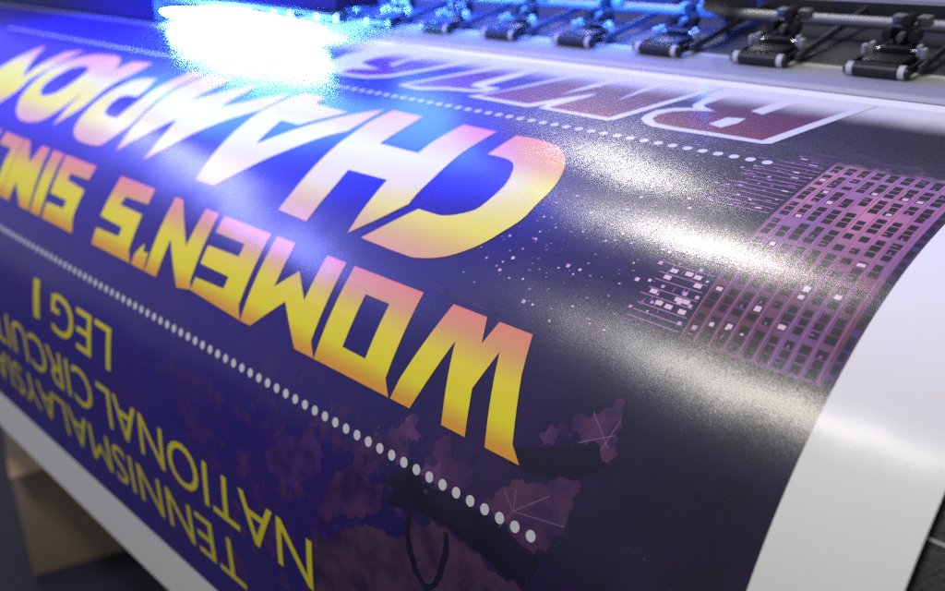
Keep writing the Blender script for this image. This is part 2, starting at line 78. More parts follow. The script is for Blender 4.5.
def uvsplit(nt):
    uv = nt.nodes.new('ShaderNodeUVMap'); uv.uv_map = 'UVMap'
    sp = nt.nodes.new('ShaderNodeSeparateXYZ'); nt.links.new(uv.outputs[0], sp.inputs[0])
    return uv.outputs[0], sp.outputs[0], sp.outputs[1]
def grain_normal(nt, uv, scale, amount):
    c = noise(nt, uv, scale, 1.0, .6, True)
    sub = nt.nodes.new('ShaderNodeVectorMath'); sub.operation = 'SUBTRACT'; nt.links.new(c, sub.inputs[0]); sub.inputs[1].default_value = (.5, .5, .5)
    mul = nt.nodes.new('ShaderNodeVectorMath'); mul.operation = 'SCALE'; nt.links.new(sub.outputs[0], mul.inputs[0])
    if isinstance(amount, (int, float)): mul.inputs['Scale'].default_value = amount
    else: nt.links.new(amount, mul.inputs['Scale'])
    g = nt.nodes.new('ShaderNodeNewGeometry')
    add = nt.nodes.new('ShaderNodeVectorMath'); add.operation = 'ADD'; nt.links.new(g.outputs['Normal'], add.inputs[0]); nt.links.new(mul.outputs[0], add.inputs[1])
    rc = noise(nt, uv, .16, 2, .5, True)
    rs = nt.nodes.new('ShaderNodeVectorMath'); rs.operation = 'SUBTRACT'; nt.links.new(rc, rs.inputs[0]); rs.inputs[1].default_value = (.5, .5, .5)
    rm = nt.nodes.new('ShaderNodeVectorMath'); rm.operation = 'SCALE'; nt.links.new(rs.outputs[0], rm.inputs[0]); rm.inputs['Scale'].default_value = .10
    ad2 = nt.nodes.new('ShaderNodeVectorMath'); ad2.operation = 'ADD'; nt.links.new(add.outputs[0], ad2.inputs[0]); nt.links.new(rm.outputs[0], ad2.inputs[1])
    nz = nt.nodes.new('ShaderNodeVectorMath'); nz.operation = 'NORMALIZE'; nt.links.new(ad2.outputs[0], nz.inputs[0])
    return nz.outputs[0]
WHITE = (.87, .86, .79)
GRAIN = 28.0; GAMT = 0.25
def finish_ink(nt, b, col, uv, u, s, fade=True):
    if fade:        # the last passes of the print head are not yet laid down: ink thins out towards the rollers
        edge = mathn(nt, 'ADD', s, mathn(nt, 'MULTIPLY', mathn(nt, 'SUBTRACT', noise(nt, uv, .8, 3), .5), .5))
        f = nt.nodes.new('ShaderNodeMapRange'); f.interpolation_type = 'SMOOTHSTEP'
        nt.links.new(edge, f.inputs[0]); f.inputs[1].default_value = 49.6; f.inputs[2].default_value = 52.7
        col = mixc(nt, f.outputs[0], col, WHITE)
    nt.links.new(col, b.inputs['Base Color'])
    b.inputs['Roughness'].default_value = .33
    b.inputs['Specular IOR Level'].default_value = .14
    b.inputs['Coat Weight'].default_value = 1.0
    b.inputs['Coat Roughness'].default_value = .225
    b.inputs['Coat IOR'].default_value = 1.5
    ga = nt.nodes.new('ShaderNodeMapRange'); nt.links.new(u, ga.inputs[0]); ga.inputs[1].default_value = -64; ga.inputs[2].default_value = -32; ga.inputs[3].default_value = .04; ga.inputs[4].default_value = GAMT
    nt.links.new(grain_normal(nt, uv, GRAIN, ga.outputs[0]), b.inputs['Coat Normal'])
def ink(name, color=None, stops=None, srange=None, mottled=0.0, mott=(.1,.05,.1), mscale=.5, fade=True, tower=False):
    m, nt, b = new_mat(name); uv, u, s = uvsplit(nt)
    if stops:
        f = mathn(nt, 'DIVIDE', mathn(nt, 'SUBTRACT', s, srange[0]), srange[1]-srange[0], clamp=True)
        col = ramp(nt, f, stops)
    else:
        n = nt.nodes.new('ShaderNodeRGB'); n.outputs[0].default_value = (*color, 1); col = n.outputs[0]
    if mottled:
        r = nt.nodes.new('ShaderNodeMapRange'); nt.links.new(noise(nt, uv, mscale, 5, .6), r.inputs[0])
        r.inputs[1].default_value = .42; r.inputs[2].default_value = .62; r.inputs[4].default_value = mottled
        col = mixc(nt, r.outputs[0], col, mott)
    if tower:
        mp = nt.nodes.new('ShaderNodeMapping'); mp.inputs['Scale'].default_value = (1.3, .35, 1); mp.inputs['Rotation'].default_value = (0, 0, .25); nt.links.new(uv, mp.inputs[0])
        gl = nt.nodes.new('ShaderNodeMapRange'); nt.links.new(noise(nt, mp.outputs[0], .45, 3), gl.inputs[0]); gl.inputs[1].default_value = .5; gl.inputs[2].default_value = .68
        hi = nt.nodes.new('ShaderNodeMapRange'); nt.links.new(s, hi.inputs[0]); hi.inputs[1].default_value = 34; hi.inputs[2].default_value = 40
        col = mixc(nt, mathn(nt, 'MULTIPLY', mathn(nt, 'MULTIPLY', gl.outputs[0], hi.outputs[0]), .85), col, (.72,.27,.36))
        tf = nt.nodes.new('ShaderNodeMapRange'); tf.interpolation_type = 'SMOOTHSTEP'
        nt.links.new(mathn(nt, 'ADD', s, mathn(nt, 'MULTIPLY', mathn(nt, 'SUBTRACT', noise(nt, uv, 1.1, 5, .65), .5), 3.0)), tf.inputs[0]); tf.inputs[1].default_value = 43.3; tf.inputs[2].default_value = 44.5
        col = mixc(nt, tf.outputs[0], col, (.030,.018,.05))
    finish_ink(nt, b, col, uv, u, s, fade)
    return m
M = {}
def build_materials():
    m, nt, b = new_mat('white_vinyl'); uv, u, s = uvsplit(nt)
    col = mixc(nt, noise(nt, uv, .25, 3), (.86,.85,.775), (.885,.875,.805))
    nt.links.new(col, b.inputs['Base Color']); b.inputs['Roughness'].default_value = .7; b.inputs['Specular IOR Level'].default_value = 0
    b.inputs['Coat Weight'].default_value = .35; b.inputs['Coat Roughness'].default_value = .2
    nt.links.new(grain_normal(nt, uv, 9, .03), b.inputs['Coat Normal'])
    M['vinyl'] = m
    # background artwork: navy to near black, blue lamp spill painted in towards the left, with faint purple clouds
    m, nt, b = new_mat('navy_ink'); uv, u, s = uvsplit(nt)
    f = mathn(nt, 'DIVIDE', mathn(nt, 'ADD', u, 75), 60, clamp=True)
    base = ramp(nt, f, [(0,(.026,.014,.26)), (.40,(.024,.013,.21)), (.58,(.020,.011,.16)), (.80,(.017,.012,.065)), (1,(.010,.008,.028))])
    cl = nt.nodes.new('ShaderNodeMapRange'); nt.links.new(noise(nt, uv, .16, 6, .62), cl.inputs[0]); cl.inputs[1].default_value = .45; cl.inputs[2].default_value = .75
    lowmask = nt.nodes.new('ShaderNodeMapRange'); nt.links.new(s, lowmask.inputs[0]); lowmask.inputs[1].default_value = 32; lowmask.inputs[2].default_value = 14
    base = mixc(nt, mathn(nt, 'MULTIPLY', mathn(nt, 'MULTIPLY', cl.outputs[0], lowmask.outputs[0]), .55), base, (.075,.022,.15))
    # star-like specks of the printed night sky
    sp = nt.nodes.new('ShaderNodeTexVoronoi'); nt.links.new(uv, sp.inputs['Vector']); sp.inputs['Scale'].default_value = 1.6
    spk = mathn(nt, 'LESS_THAN', sp.outputs['Distance'], .07)
    zone = nt.nodes.new('ShaderNodeMapRange'); nt.links.new(u, zone.inputs[0]); zone.inputs[1].default_value = -34; zone.inputs[2].default_value = -22
    rnd = mathn(nt, 'GREATER_THAN', noise(nt, uv, .4, 2), .52)
    base = mixc(nt, mathn(nt, 'MULTIPLY', mathn(nt, 'MULTIPLY', spk, zone.outputs[0]), mathn(nt, 'MULTIPLY', rnd, .28)), base, (.25,.15,.40))
    mp = nt.nodes.new('ShaderNodeMapping'); mp.inputs['Scale'].default_value = (.45, 1.9, 1); nt.links.new(uv, mp.inputs[0])
    wn = nt.nodes.new('ShaderNodeMapRange'); nt.links.new(noise(nt, mp.outputs[0], 1.0, 6, .65), wn.inputs[0]); wn.inputs[1].default_value = .48; wn.inputs[2].default_value = .72
    def band(v, a, b_, c, d):
        m1 = nt.nodes.new('ShaderNodeMapRange'); nt.links.new(v, m1.inputs[0]); m1.inputs[1].default_value = a; m1.inputs[2].default_value = b_
        m2 = nt.nodes.new('ShaderNodeMapRange'); nt.links.new(v, m2.inputs[0]); m2.inputs[1].default_value = d; m2.inputs[2].default_value = c
        return mathn(nt, 'MULTIPLY', m1.outputs[0], m2.outputs[0])
    zone2 = mathn(nt, 'MULTIPLY', band(s, 42.8, 44.0, 44.8, 46.0), band(u, -38, -30, -15, -13))
    base = mixc(nt, mathn(nt, 'MULTIPLY', mathn(nt, 'MULTIPLY', wn.outputs[0], zone2), .9), base, (.16,.06,.22))
    zone3 = mathn(nt, 'MULTIPLY', band(s, 27.5, 30, 42.5, 44), band(u, -36, -29, -22, -20))
    base = mixc(nt, mathn(nt, 'MULTIPLY', mathn(nt, 'MULTIPLY', wn.outputs[0], zone3), .45), base, (.075,.030,.14))
    # torn, blotchy splatter in the lower part of the artwork
    bl = nt.nodes.new('ShaderNodeMapRange'); nt.links.new(noise(nt, uv, .38, 8, .68), bl.inputs[0]); bl.inputs[1].default_value = .53; bl.inputs[2].default_value = .60
    zone4 = mathn(nt, 'MULTIPLY', band(s, -3, 2, 16, 20.5), band(u, -66, -48, -30, -24))
    tone = mixc(nt, noise(nt, uv, .22, 3), (.075,.022,.15), (.13,.048,.085))
    base = mixc(nt, mathn(nt, 'MULTIPLY', mathn(nt, 'MULTIPLY', bl.outputs[0], zone4), .75), base, tone)
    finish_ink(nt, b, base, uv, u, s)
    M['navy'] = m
    yel, sal, org = (.88,.78,.030), (.86,.24,.17), (.84,.36,.05)
    M['women'] = ink('title_ink', stops=[(0,org),(.07,(.80,.40,.05)),(.24,yel),(.55,(.88,.74,.04)),(.80,(.78,.36,.14)),(1,sal)], srange=(20.6,26.7))
    M['champ'] = ink('headline_ink', stops=[(0,(.80,.40,.22)),(.10,(.78,.52,.12)),(.22,yel),(.58,(.90,.82,.05)),(.74,(.82,.46,.16)),(1,(.88,.27,.19))], srange=(28.4,40.2))
    M['yellow'] = ink('yellow_ink', color=(.85,.74,.015))
    M['dots'] = ink('white_ink', color=(.72,.72,.74))
    M['prize'] = ink('prize_ink', stops=[(0,(.23,.030,.075)),(.35,(.16,.028,.095)),(.75,(.13,.035,.11)),(1,(.10,.04,.11))], srange=(44.8,50.5))
    M['outline'] = ink('outline_ink', color=(.76,.77,.78))
    def gradu(name, c):
        return ink(name, color=c, mottled=1.0, mott=(.024,.012,.085) if c[2] > .1 else (.030,.014,.055), mscale=.42, fade=False)
    M['s0'] = gradu('violet_splash', (.125,.045,.16)); M['s1'] = gradu('plum_splash', (.105,.036,.105)); M['s2'] = gradu('purple_splash', (.085,.030,.12))
    M['s3'] = gradu('brown_splash', (.088,.040,.088)); M['s4'] = gradu('blue_splash', (.075,.028,.20)); M['s5'] = ink('dark_shape', color=(.009,.007,.030), mottled=.7, mott=(.020,.012,.055), mscale=.4, fade=False)
    M['stroke'] = ink('pale_stroke', color=(.22,.12,.26), fade=False)
    M['facade'] = ink('facade_ink', stops=[(0,(.105,.036,.055)),(.30,(.15,.036,.072)),(.55,(.32,.12,.25)),(.80,(.45,.17,.32)),(1,(.40,.19,.35))], srange=(28.5,44), mottled=.4, mott=(.24,.12,.40), mscale=.28, tower=True)
    M['facade_dark'] = ink('window_dark_ink', color=(.012,.008,.022))
    M['facade_lit'] = ink('window_lit_ink', color=(.80,.58,.62))
    M['fine'] = ink('fine_line_ink', color=(.34,.15,.33))
    M['city'] = ink('city_light_ink', color=(.62,.40,.60))
    M['haze_ink'] = ink('violet_haze_ink', color=(.075,.030,.16), mottled=.9, mott=(.014,.012,.04), mscale=.7)
    def plain(name, col, rough=.5, metal=0.0, spec=.5, nscale=30, namt=.12, bump=0.0):
        m, nt, b = new_mat(name)
        tc = nt.nodes.new('ShaderNodeTexCoord')
        n = noise(nt, tc.outputs['Object'], nscale, 4, .6)
        c = mixc(nt, n, tuple(v*(1-namt) for v in col), tuple(min(1, v*(1+namt)) for v in col))
        nt.links.new(c, b.inputs['Base Color'])
        r = mathn(nt, 'ADD', rough-.06, mathn(nt, 'MULTIPLY', n, .12)); nt.links.new(r, b.inputs['Roughness'])
        b.inputs['Metallic'].default_value = metal; b.inputs['Specular IOR Level'].default_value = spec
        if bump:
            bp = nt.nodes.new('ShaderNodeBump'); bp.inputs['Strength'].default_value = bump; bp.inputs['Distance'].default_value = .001
            nt.links.new(noise(nt, tc.outputs['Object'], nscale*8, 3, .6), bp.inputs['Height']); nt.links.new(bp.outputs[0], b.inputs['Normal'])
        return m
    M['black_plastic'] = plain('black_plastic', (.018,.018,.024), .38)
    M['black_rubber'] = plain('black_rubber', (.016,.016,.022), .45)
    M['white_plastic'] = plain('white_plastic', (.72,.72,.70), .4)
    M['grey_plastic'] = plain('grey_plastic', (.26,.25,.24), .5)
    M['chrome'] = plain('polished_steel', (.72,.72,.74), .30, 1.0)
    M['guide'] = plain('dark_guide_plate', (.030,.030,.046), .5)
    M['rod'] = plain('brushed_steel_rod', (.26,.26,.27), .42, .2)
    M['dark_steel'] = plain('dark_steel', (.085,.082,.105), .42, 0.0, .5, 40, .3)
    M['apron'] = plain('dark_powder_coat', (.016,.017,.022), .5, 0, .5, 60, .35, .6)
    M['beam'] = plain('grey_paint', (.50,.51,.54), .4)
    M['carriage'] = plain('dark_grey_housing', (.06,.06,.08), .4)
    M['cover'] = plain('blue_glow_cover', (.006,.007,.10), .45)  # blue of the lamp's glow put into the housing colour
    M['plate'] = plain('grey_shade_plate', (.46,.46,.46), .55, 0, .3, 20, .06)  # grey stands in for the beam's shade on the media
    M['box'] = plain('corrugated_cardboard', (.36,.29,.22), .85, 0, .2, 14, .15, .3)
    M['flap'] = plain('cardboard_inside', (.48,.34,.22), .85, 0, .2, 14, .12, .3)
    M['floor'] = plain('dark_vinyl_floor', (.030,.030,.050), .35, 0, .5, 6, .4)
    m, nt, b = new_mat('led_light'); nt.nodes.remove(b)
    em = nt.nodes.new('ShaderNodeEmission'); em.inputs[0].default_value = (.09,.30,1,1); em.inputs[1].default_value = LED
    nt.links.new(em.outputs[0], [n for n in nt.nodes if n.type == 'OUTPUT_MATERIAL'][0].inputs[0]); M['led'] = m
LED = 330.0
build_materials()
# ------------------------------------------------------------------ mesh helpers
def props(o, label=None, cat=None, group=None, kind=None):
    for k, v in (('label', label), ('category', cat), ('group', group), ('kind', kind)):
        if v: o[k] = v
    return o
def link(o, parent=None):
    COL.objects.link(o)
    if parent:
        o.parent = parent; o.matrix_parent_inverse = parent.matrix_world.inverted() if False else Matrix.Identity(4)
    return o
def sheet_mesh(name, bm, mats, off, parent=None):
    """flat (u, s) bmesh -> print layer lying on the vinyl, with exact normals and a uv map in artwork units"""
    bm.verts.ensure_lookup_table()
    ss = [v.co.y for v in bm.verts]; lo, hi = min(ss), max(ss)
    s = math.floor(lo*2)/2+.5
    while s < hi:
        bmesh.ops.bisect_plane(bm, geom=bm.verts[:]+bm.edges[:]+bm.faces[:], plane_co=(0, s, 0), plane_no=(0, 1, 0), dist=1e-5)
        s += .5
    for f in bm.faces:
        if f.normal.z < 0: f.normal_flip()
    uvl = bm.loops.layers.uv.new('UVMap')
    for f in bm.faces:
        f.smooth = True
        for l in f.loops: l[uvl].uv = (l.vert.co.x, l.vert.co.y)
    nors = []
    for v in bm.verts:
        p, n = surf(v.co.x, v.co.y, off); v.co = p; nors.append(n)
    me = bpy.data.meshes.new(name); bm.to_mesh(me); bm.free()
    for m in mats: me.materials.append(m)
    me.normals_split_custom_set_from_vertices(nors)
    return link(bpy.data.objects.new(name, me), parent)
def add_poly(bm, outer, holes=(), mi=0):
    loops = [[Vector((a, b, 0)) for a, b in lp] for lp in [outer, *holes]]
    vs = [bm.verts.new(p) for lp in loops for p in lp]
    for t in tessellate_polygon(loops):
        try:
            f = bm.faces.new([vs[i] for i in t]); f.material_index = mi
            f.normal_update()
            if f.normal.z < 0: f.normal_flip()
        except ValueError: pass
def quad(bm, u0, s0, u1, s1, mi=0): add_poly(bm, [(u0,s0),(u1,s0),(u1,s1),(u0,s1)], (), mi)
def disc(bm, u, s, r, mi=0, n=16): add_poly(bm, [(u+r*math.cos(2*math.pi*k/n), s+r*math.sin(2*math.pi*k/n)) for k in range(n)], (), mi)
def stroke(bm, pts, w, mi=0):
    for (a, b), (c, d) in zip(pts, pts[1:]):
        l = math.hypot(c-a, d-b); px, py = -(d-b)/l*w/2, (c-a)/l*w/2
        add_poly(bm, [(a-px,b-py),(c-px,d-py),(c+px,d+py),(a+px,b+py)], (), mi)
def ragged(pts, amt=.16):
    out = []; n = len(pts); ph = [random.uniform(0, 6.3) for _ in range(4)]; w = 0
    area2 = sum(pts[i-1][0]*pts[i][1]-pts[i][0]*pts[i-1][1] for i in range(n)); sg = 1 if area2 > 0 else -1
    for i in range(n):
        a, b = pts[i], pts[(i+1) % n]
        l = math.hypot(b[0]-a[0], b[1]-a[1]); k = max(1, int(l/.14)); nx, ny = (b[1]-a[1])/l*sg, -(b[0]-a[0])/l*sg
        for j in range(k):
            t = j/k; w += l/k
            q = amt*math.sin(math.pi*t)**.5*(.9*math.sin(2.1*w+ph[0])+.6*math.sin(5.3*w+ph[1])+.4*math.sin(11*w+ph[2])+random.uniform(-.25,.25))
            out.append((a[0]+(b[0]-a[0])*t+nx*q, a[1]+(b[1]-a[1])*t+ny*q))
    return out
def slab(name, u0, u1, s0, s1, off, thick, mat, parent=None, du=10, ds=.5):
    """a curved sheet following the vinyl's cross-section, closed, with real thickness"""
    ns = int(round((s1-s0)/ds)); nu = max(1, int(round((u1-u0)/du)))
    vs, ns_, fs, uvs = [], [], [], []
    for side, o in ((1, off), (-1, off-thick)):
        for i in range(ns+1):
            s = s0+(s1-s0)*i/ns
            for j in range(nu+1):
                u = u0+(u1-u0)*j/nu
                p, n = surf(u, s, o); vs.append(p); ns_.append(n*side); uvs.append((u, s))
    W = nu+1; B = (ns+1)*W
    for i in range(ns):
        for j in range(nu):
            a, b, c, d = i*W+j, i*W+j+1, (i+1)*W+j+1, (i+1)*W+j
            fs += [(a,b,c,d), (B+d,B+c,B+b,B+a)]
    rim = [j for j in range(W)] + [i*W+nu for i in range(1, ns+1)] + [ns*W+j for j in range(nu-1, -1, -1)] + [i*W for i in range(ns-1, 0, -1)]
    for a, b in zip(rim, rim[1:]+rim[:1]): fs.append((b, a, B+a, B+b))
    me = bpy.data.meshes.new(name); me.from_pydata(vs, [], fs)
    uvl = me.uv_layers.new(name='UVMap')
    for l in me.loops: uvl.data[l.index].uv = uvs[l.vertex_index]
    nface = ns*nu*2
    for p in me.polygons: p.use_smooth = p.index < nface
    me.materials.append(mat)
    me.normals_split_custom_set_from_vertices(ns_)
    return link(bpy.data.objects.new(name, me), parent)
class MB:
    def __init__(s): s.bm = bmesh.new()
    def box(s, c, d, rot=None, bevel=0.0):
        r = bmesh.ops.create_cube(s.bm, size=1)
        vs = r['verts']
        bmesh.ops.scale(s.bm, vec=d, verts=vs)
        if bevel:
            es = list({e for v in vs for e in v.link_edges})
            rb = bmesh.ops.bevel(s.bm, geom=es, offset=bevel, segments=2, affect='EDGES', profile=.5)
            vs = list({v for f in rb['faces'] for v in f.verts} | {v for v in vs if v.is_valid})
        if rot: bmesh.ops.rotate(s.bm, cent=(0,0,0), matrix=rot, verts=vs)
        bmesh.ops.translate(s.bm, vec=c, verts=vs); return s
    def cyl(s, a, b, r, n=20, r2=None):
        a, b = Vector(a), Vector(b); d = b-a
        q = bmesh.ops.create_cone(s.bm, cap_ends=True, segments=n, radius1=r, radius2=r if r2 is None else r2, depth=d.length)
        bmesh.ops.rotate(s.bm, cent=(0,0,0), matrix=d.to_track_quat('Z','Y').to_matrix(), verts=q['verts'])
        bmesh.ops.translate(s.bm, vec=(a+b)/2, verts=q['verts']); return s
    def prism(s, pts, x0, x1):
        a = [s.bm.verts.new((x0, y, z)) for y, z in pts]; b = [s.bm.verts.new((x1, y, z)) for y, z in pts]
        s.bm.faces.new(a); s.bm.faces.new(list(reversed(b)))
        for i in range(len(pts)): s.bm.faces.new((a[i], b[i], b[(i+1) % len(pts)], a[(i+1) % len(pts)]))
        return s
    def build(s, name, mat, parent=None, loc=None, rot=None, smooth=True):
        bmesh.ops.recalc_face_normals(s.bm, faces=s.bm.faces)
        me = bpy.data.meshes.new(name); s.bm.to_mesh(me); s.bm.free(); me.materials.append(mat)
        if smooth:
            me.shade_auto_smooth(angle=math.radians(35)) if hasattr(me, 'shade_auto_smooth') else None
            for p in me.polygons: p.use_smooth = True
            at = me.attributes.get('sharp_edge') or me.attributes.new('sharp_edge', 'BOOLEAN', 'EDGE')
            bm = bmesh.new(); bm.from_mesh(me)
            for e in bm.edges:
                at.data[e.index].value = (len(e.link_faces) != 2) or e.calc_face_angle(0) > math.radians(35)
            bm.free()
        o = link(bpy.data.objects.new(name, me), parent)
        if loc is not None: o.location = loc
        if rot is not None: o.rotation_euler = rot
        return o
# ------------------------------------------------------------------ the banner
UL, UR = -178.0, -7.93             # media edges
PL, PR = -172.0, -13.06            # printed edges
SB, ST = -1.75, 53.6
banner = slab('printed_banner', UL, UR, -7.2, 78, 0, .00035, M['vinyl'])
props(banner, 'wide glossy vinyl sheet printed with WOMEN\'S and CHAMPION lettering, bent over the printer front', 'banner')
def layer(name, bm, mats, k, label=None):
    o = sheet_mesh(name, bm, mats if isinstance(mats, list) else [mats], .00004*k, banner)
    if label: o['label'] = label
    return o
bm = bmesh.new()
n = 12
for i in range(n): quad(bm, PL+(PR-PL)*i/n, SB, PL+(PR-PL)*(i+1)/n, ST)
bmesh.ops.remove_doubles(bm, verts=bm.verts, dist=1e-4)
layer('navy_background', bm, M['navy'], 1, 'navy to black printed background, blue lamp spill painted in at left, with faint purple clouds')
# splashes and player silhouette
mats = [M['s0'],M['s1'],M['s2'],M['s3'],M['s4']]
for k, (c, pts) in enumerate(SPLASH):
    if c < 5:
        bm = bmesh.new(); add_poly(bm, ragged(pts)); layer('paint_splash', bm, mats[c], 2+.2*k)
bm = bmesh.new()
for k in range(260):
    u, s = random.uniform(-62,-27), random.uniform(2,20)
    disc(bm, u, s, abs(random.gauss(0,.07))+.02, random.choice((0,1,2,2,4)), 9)
layer('paint_specks', bm, mats, 5.2)['kind'] = 'stuff'
for k, (c, pts) in enumerate(SPLASH):
    if c == 5:
        bm = bmesh.new(); add_poly(bm, ragged(pts, .05)); layer('silhouette', bm, M['s5'], 4.8+.1*(k-11), 'dark silhouette shape')
bm = bmesh.new()
for p in STROKES[:-1]: stroke(bm, p, .05)
layer('star_strokes', bm, M['stroke'], 5.6)
# skyline: the office tower
bm = bmesh.new(); fm = [M['facade'], M['facade_dark'], M['facade_lit'], M['fine'], M['city'], M['haze_ink']]
quad(bm, -20.15, 28.9, -13.5, 44.9, 0)
tower = layer('tower_facade', bm, fm, 2, 'pink and purple office tower front with a grid of windows')
bm = bmesh.new(); bm2 = bmesh.new()
s = 29.3; row = 0
while s < 44.0:
    for cidx in range(9):
        u = -19.77+.712*cidx+random.uniform(-.02,.02); r = random.random()
        w, h = .215+random.uniform(-.03,.02), .220+random.uniform(-.04,.01)
        if r < .05: continue
        quad(bm, u-w, s-h, u+w, s+h, 1)
        if r > .91: quad(bm2, u-w*random.uniform(.3,.9), s-h*.8, u+w*.8, s+h*random.uniform(.2,.7), 2)
        elif r > .80: quad(bm2, u-w*.9, s-h*.2, u+w*random.uniform(-.2,.6), s+h*.15, random.choice((0,0,3)))
        elif r > .70: quad(bm2, u-w*.25, s-h*.9, u+w*.15, s-h*.2, 3)
    row += 1; s += .48 if row % 3 else .76
for cidx in range(10):
    u = -20.13+.712*cidx
    if u < -13.6: quad(bm2, u-.03, 29, u+.02, 43.6, 3)
layer('tower_windows', bm, fm, 3, 'rows of dark windows')
layer('window_glow', bm2, fm, 4.2, 'lit panes and pale mullion lines of the tower')
bm = bmesh.new()
quad(bm, -13.499, 29.2, -13.10, 43.6, 5); bm2 = bmesh.new(); bm3 = bmesh.new()
s = 29.6
while s < 43:
    h = random.uniform(.3,.9); quad(bm2, -13.46, s, -13.20, s+h, 1); s += h+random.uniform(.1,.4)
# darker side front of the tower: floor lines and a few lit windows
for s in (29.25,29.62,30.02,30.55,30.98,31.5,31.95,32.55,33.4,33.85):
    stroke(bm, [(-23.0+random.uniform(-.25,.1), s), (-20.35, s-.05)], .07, 3)
for u, s in [(-21.0,32.2),(-20.75,31.75),(-21.5,32.25),(-21.2,30.75),(-20.7,30.2),(-20.8,30.75),(-21.45,30.25),(-22.3,32.2),(-22.4,31.75),(-22.6,30.8),(-22.0,30.3)]:
    quad(bm2, u-.22, s-.12, u+.16, s+.12, 2)
for k in range(26):
    u, s = random.uniform(-23,-20.6), random.uniform(29.3,33.6); quad(bm3, u, s-.13, u+.06, s+.13, 3)
for k in range(13):
    s = 37.6+k*.46; stroke(bm, [(-23.4+random.uniform(-.7,.7), s+random.uniform(-.05,.05)), (-20.35, s-.05)], .09, 3)
for k in range(40):
    u, s = random.uniform(-24.2,-20.4), random.uniform(37.5,44.4); quad(bm2, u, s-.06, u+random.uniform(.1,.5), s+.07, random.choice((3,3,4,2)))
for u, s in LIGHTS:
    r = random.uniform(.05,.11); quad(bm2, u-r, s-r, u+r*1.2, s+r, random.choice((2,4,4)))
for e in EDGES: stroke(bm, e+[e[0]], .07, 5)
for k in range(300):
    u, s = random.gauss(-27.5,4.2), random.uniform(28,44)
    if u > -21: continue
    r = random.uniform(.015,.055); quad(bm3, u-r, s-r, u+r*2, s+r, random.choice((3,3,4)))
layer('floor_lines', bm, fm, 3.6, 'thin pink floor lines left of the tower')
layer('city_lights', bm2, fm, 5.0, 'pink and white city lights left of the tower')
layer('faint_lights', bm3, fm, 4.5)['kind'] = 'stuff'
# dotted rules
for nm, s in (('dotted_rule', 17.87), ('dotted_rule', 42.66)):
    bm = bmesh.new()
    for k in range(112): disc(bm, -23.33-k, s, .285, 0, 18)
    layer(nm, bm, M['dots'], 6.4)
# lettering
def letters(name, polys, mat, k, label):
    bm = bmesh.new()
    for o, hs in polys: add_poly(bm, o, hs)
    return layer(name, bm, mat, k, label)
def shift(poly, du): return ([(a+du, b) for a, b in poly[0]], [[(a+du, b) for a, b in h] for h in poly[1]])
W, SG = LETTERS['womens'], LETTERS['singles']
letters('title_word', W, M['women'], 7, 'angular WOMEN\'S in yellow fading to pink')
S_, I_, N_ = SG
Ek = W[3]
G_ = ([(-98.9,26.66),(-93.95,26.66),(-93.3,20.62),(-98.2,20.62),(-98.5,23.3),(-96.6,23.3),(-96.6,22.3),(-95.4,22.1),(-95.6,25.3),(-98.8,25.3)], [])
L_ = ([(-105.2,26.66),(-100.2,26.66),(-99.5,20.62),(-101.4,20.62),(-101.6,25.2),(-105.0,25.2)], [])
letters('title_word', [S_, I_, N_, G_, L_, shift(Ek, -55.3), shift(S_, -28.6)], M['women'], 7, 'angular SINGLES in pale yellow and pink')
CH = LETTERS['champion']
letters('headline_word', CH, M['champ'], 7, 'tall slanted CHAMPION in yellow with pink tops')
letters('prize_outline', LETTERS['prize_white'], M['outline'], 7, 'white outlines of the large slanted characters still being printed')
letters('prize_fill', LETTERS['prize_fill'], M['prize'], 8, 'purple to red fill of the large slanted characters')
def text_layer(txt, u0, s0, width, cap, weight=0.0):
    cu = bpy.data.curves.new('txt', 'FONT'); cu.body = txt; cu.size = 1; cu.offset = weight; cu.resolution_u = 4
    ob = bpy.data.objects.new('txt', cu); COL.objects.link(ob)
    dg = bpy.context.evaluated_depsgraph_get(); me = bpy.data.meshes.new_from_object(ob.evaluated_get(dg))
    xs = [v.co.x for v in me.vertices]; ys = [v.co.y for v in me.vertices]
    x0, x1 = min(xs), max(xs); caph = CAPH
    bm = bmesh.new(); bm.from_mesh(me)
    for v in bm.verts:
        v.co = Vector((u0-(v.co.x-x0)/(x1-x0)*width, s0-v.co.y/caph*cap, 0))
    bpy.data.objects.remove(ob); bpy.data.curves.remove(cu); bpy.data.meshes.remove(me)
    return bm
def cap_height():
    cu = bpy.data.curves.new('t', 'FONT'); cu.body = 'H'; cu.size = 1
    ob = bpy.data.objects.new('t', cu); COL.objects.link(ob)
    dg = bpy.context.evaluated_depsgraph_get(); me = bpy.data.meshes.new_from_object(ob.evaluated_get(dg))
    h = max(v.co.y for v in me.vertices); bpy.data.objects.remove(ob); bpy.data.curves.remove(cu); bpy.data.meshes.remove(me); return h
CAPH = cap_height()
for nm, txt, u0, s0, w, cap in (('small_word','TENNISMALAYSIA',-48.0,4.65,48.5,3.5), ('small_word','NATIONAL',-39.4,9.72,30.2,3.55), ('small_word','CIRCUIT',-70.8,9.65,23.5,3.55), ('small_word','LEG',-66.6,15.1,11.6,3.55), ('small_word','1',-81.0,15.3,1.25,3.6)):
    layer(nm, text_layer(txt, u0, s0, w, cap, 0.0), M['yellow'], 7, 'plain yellow capitals reading '+txt)
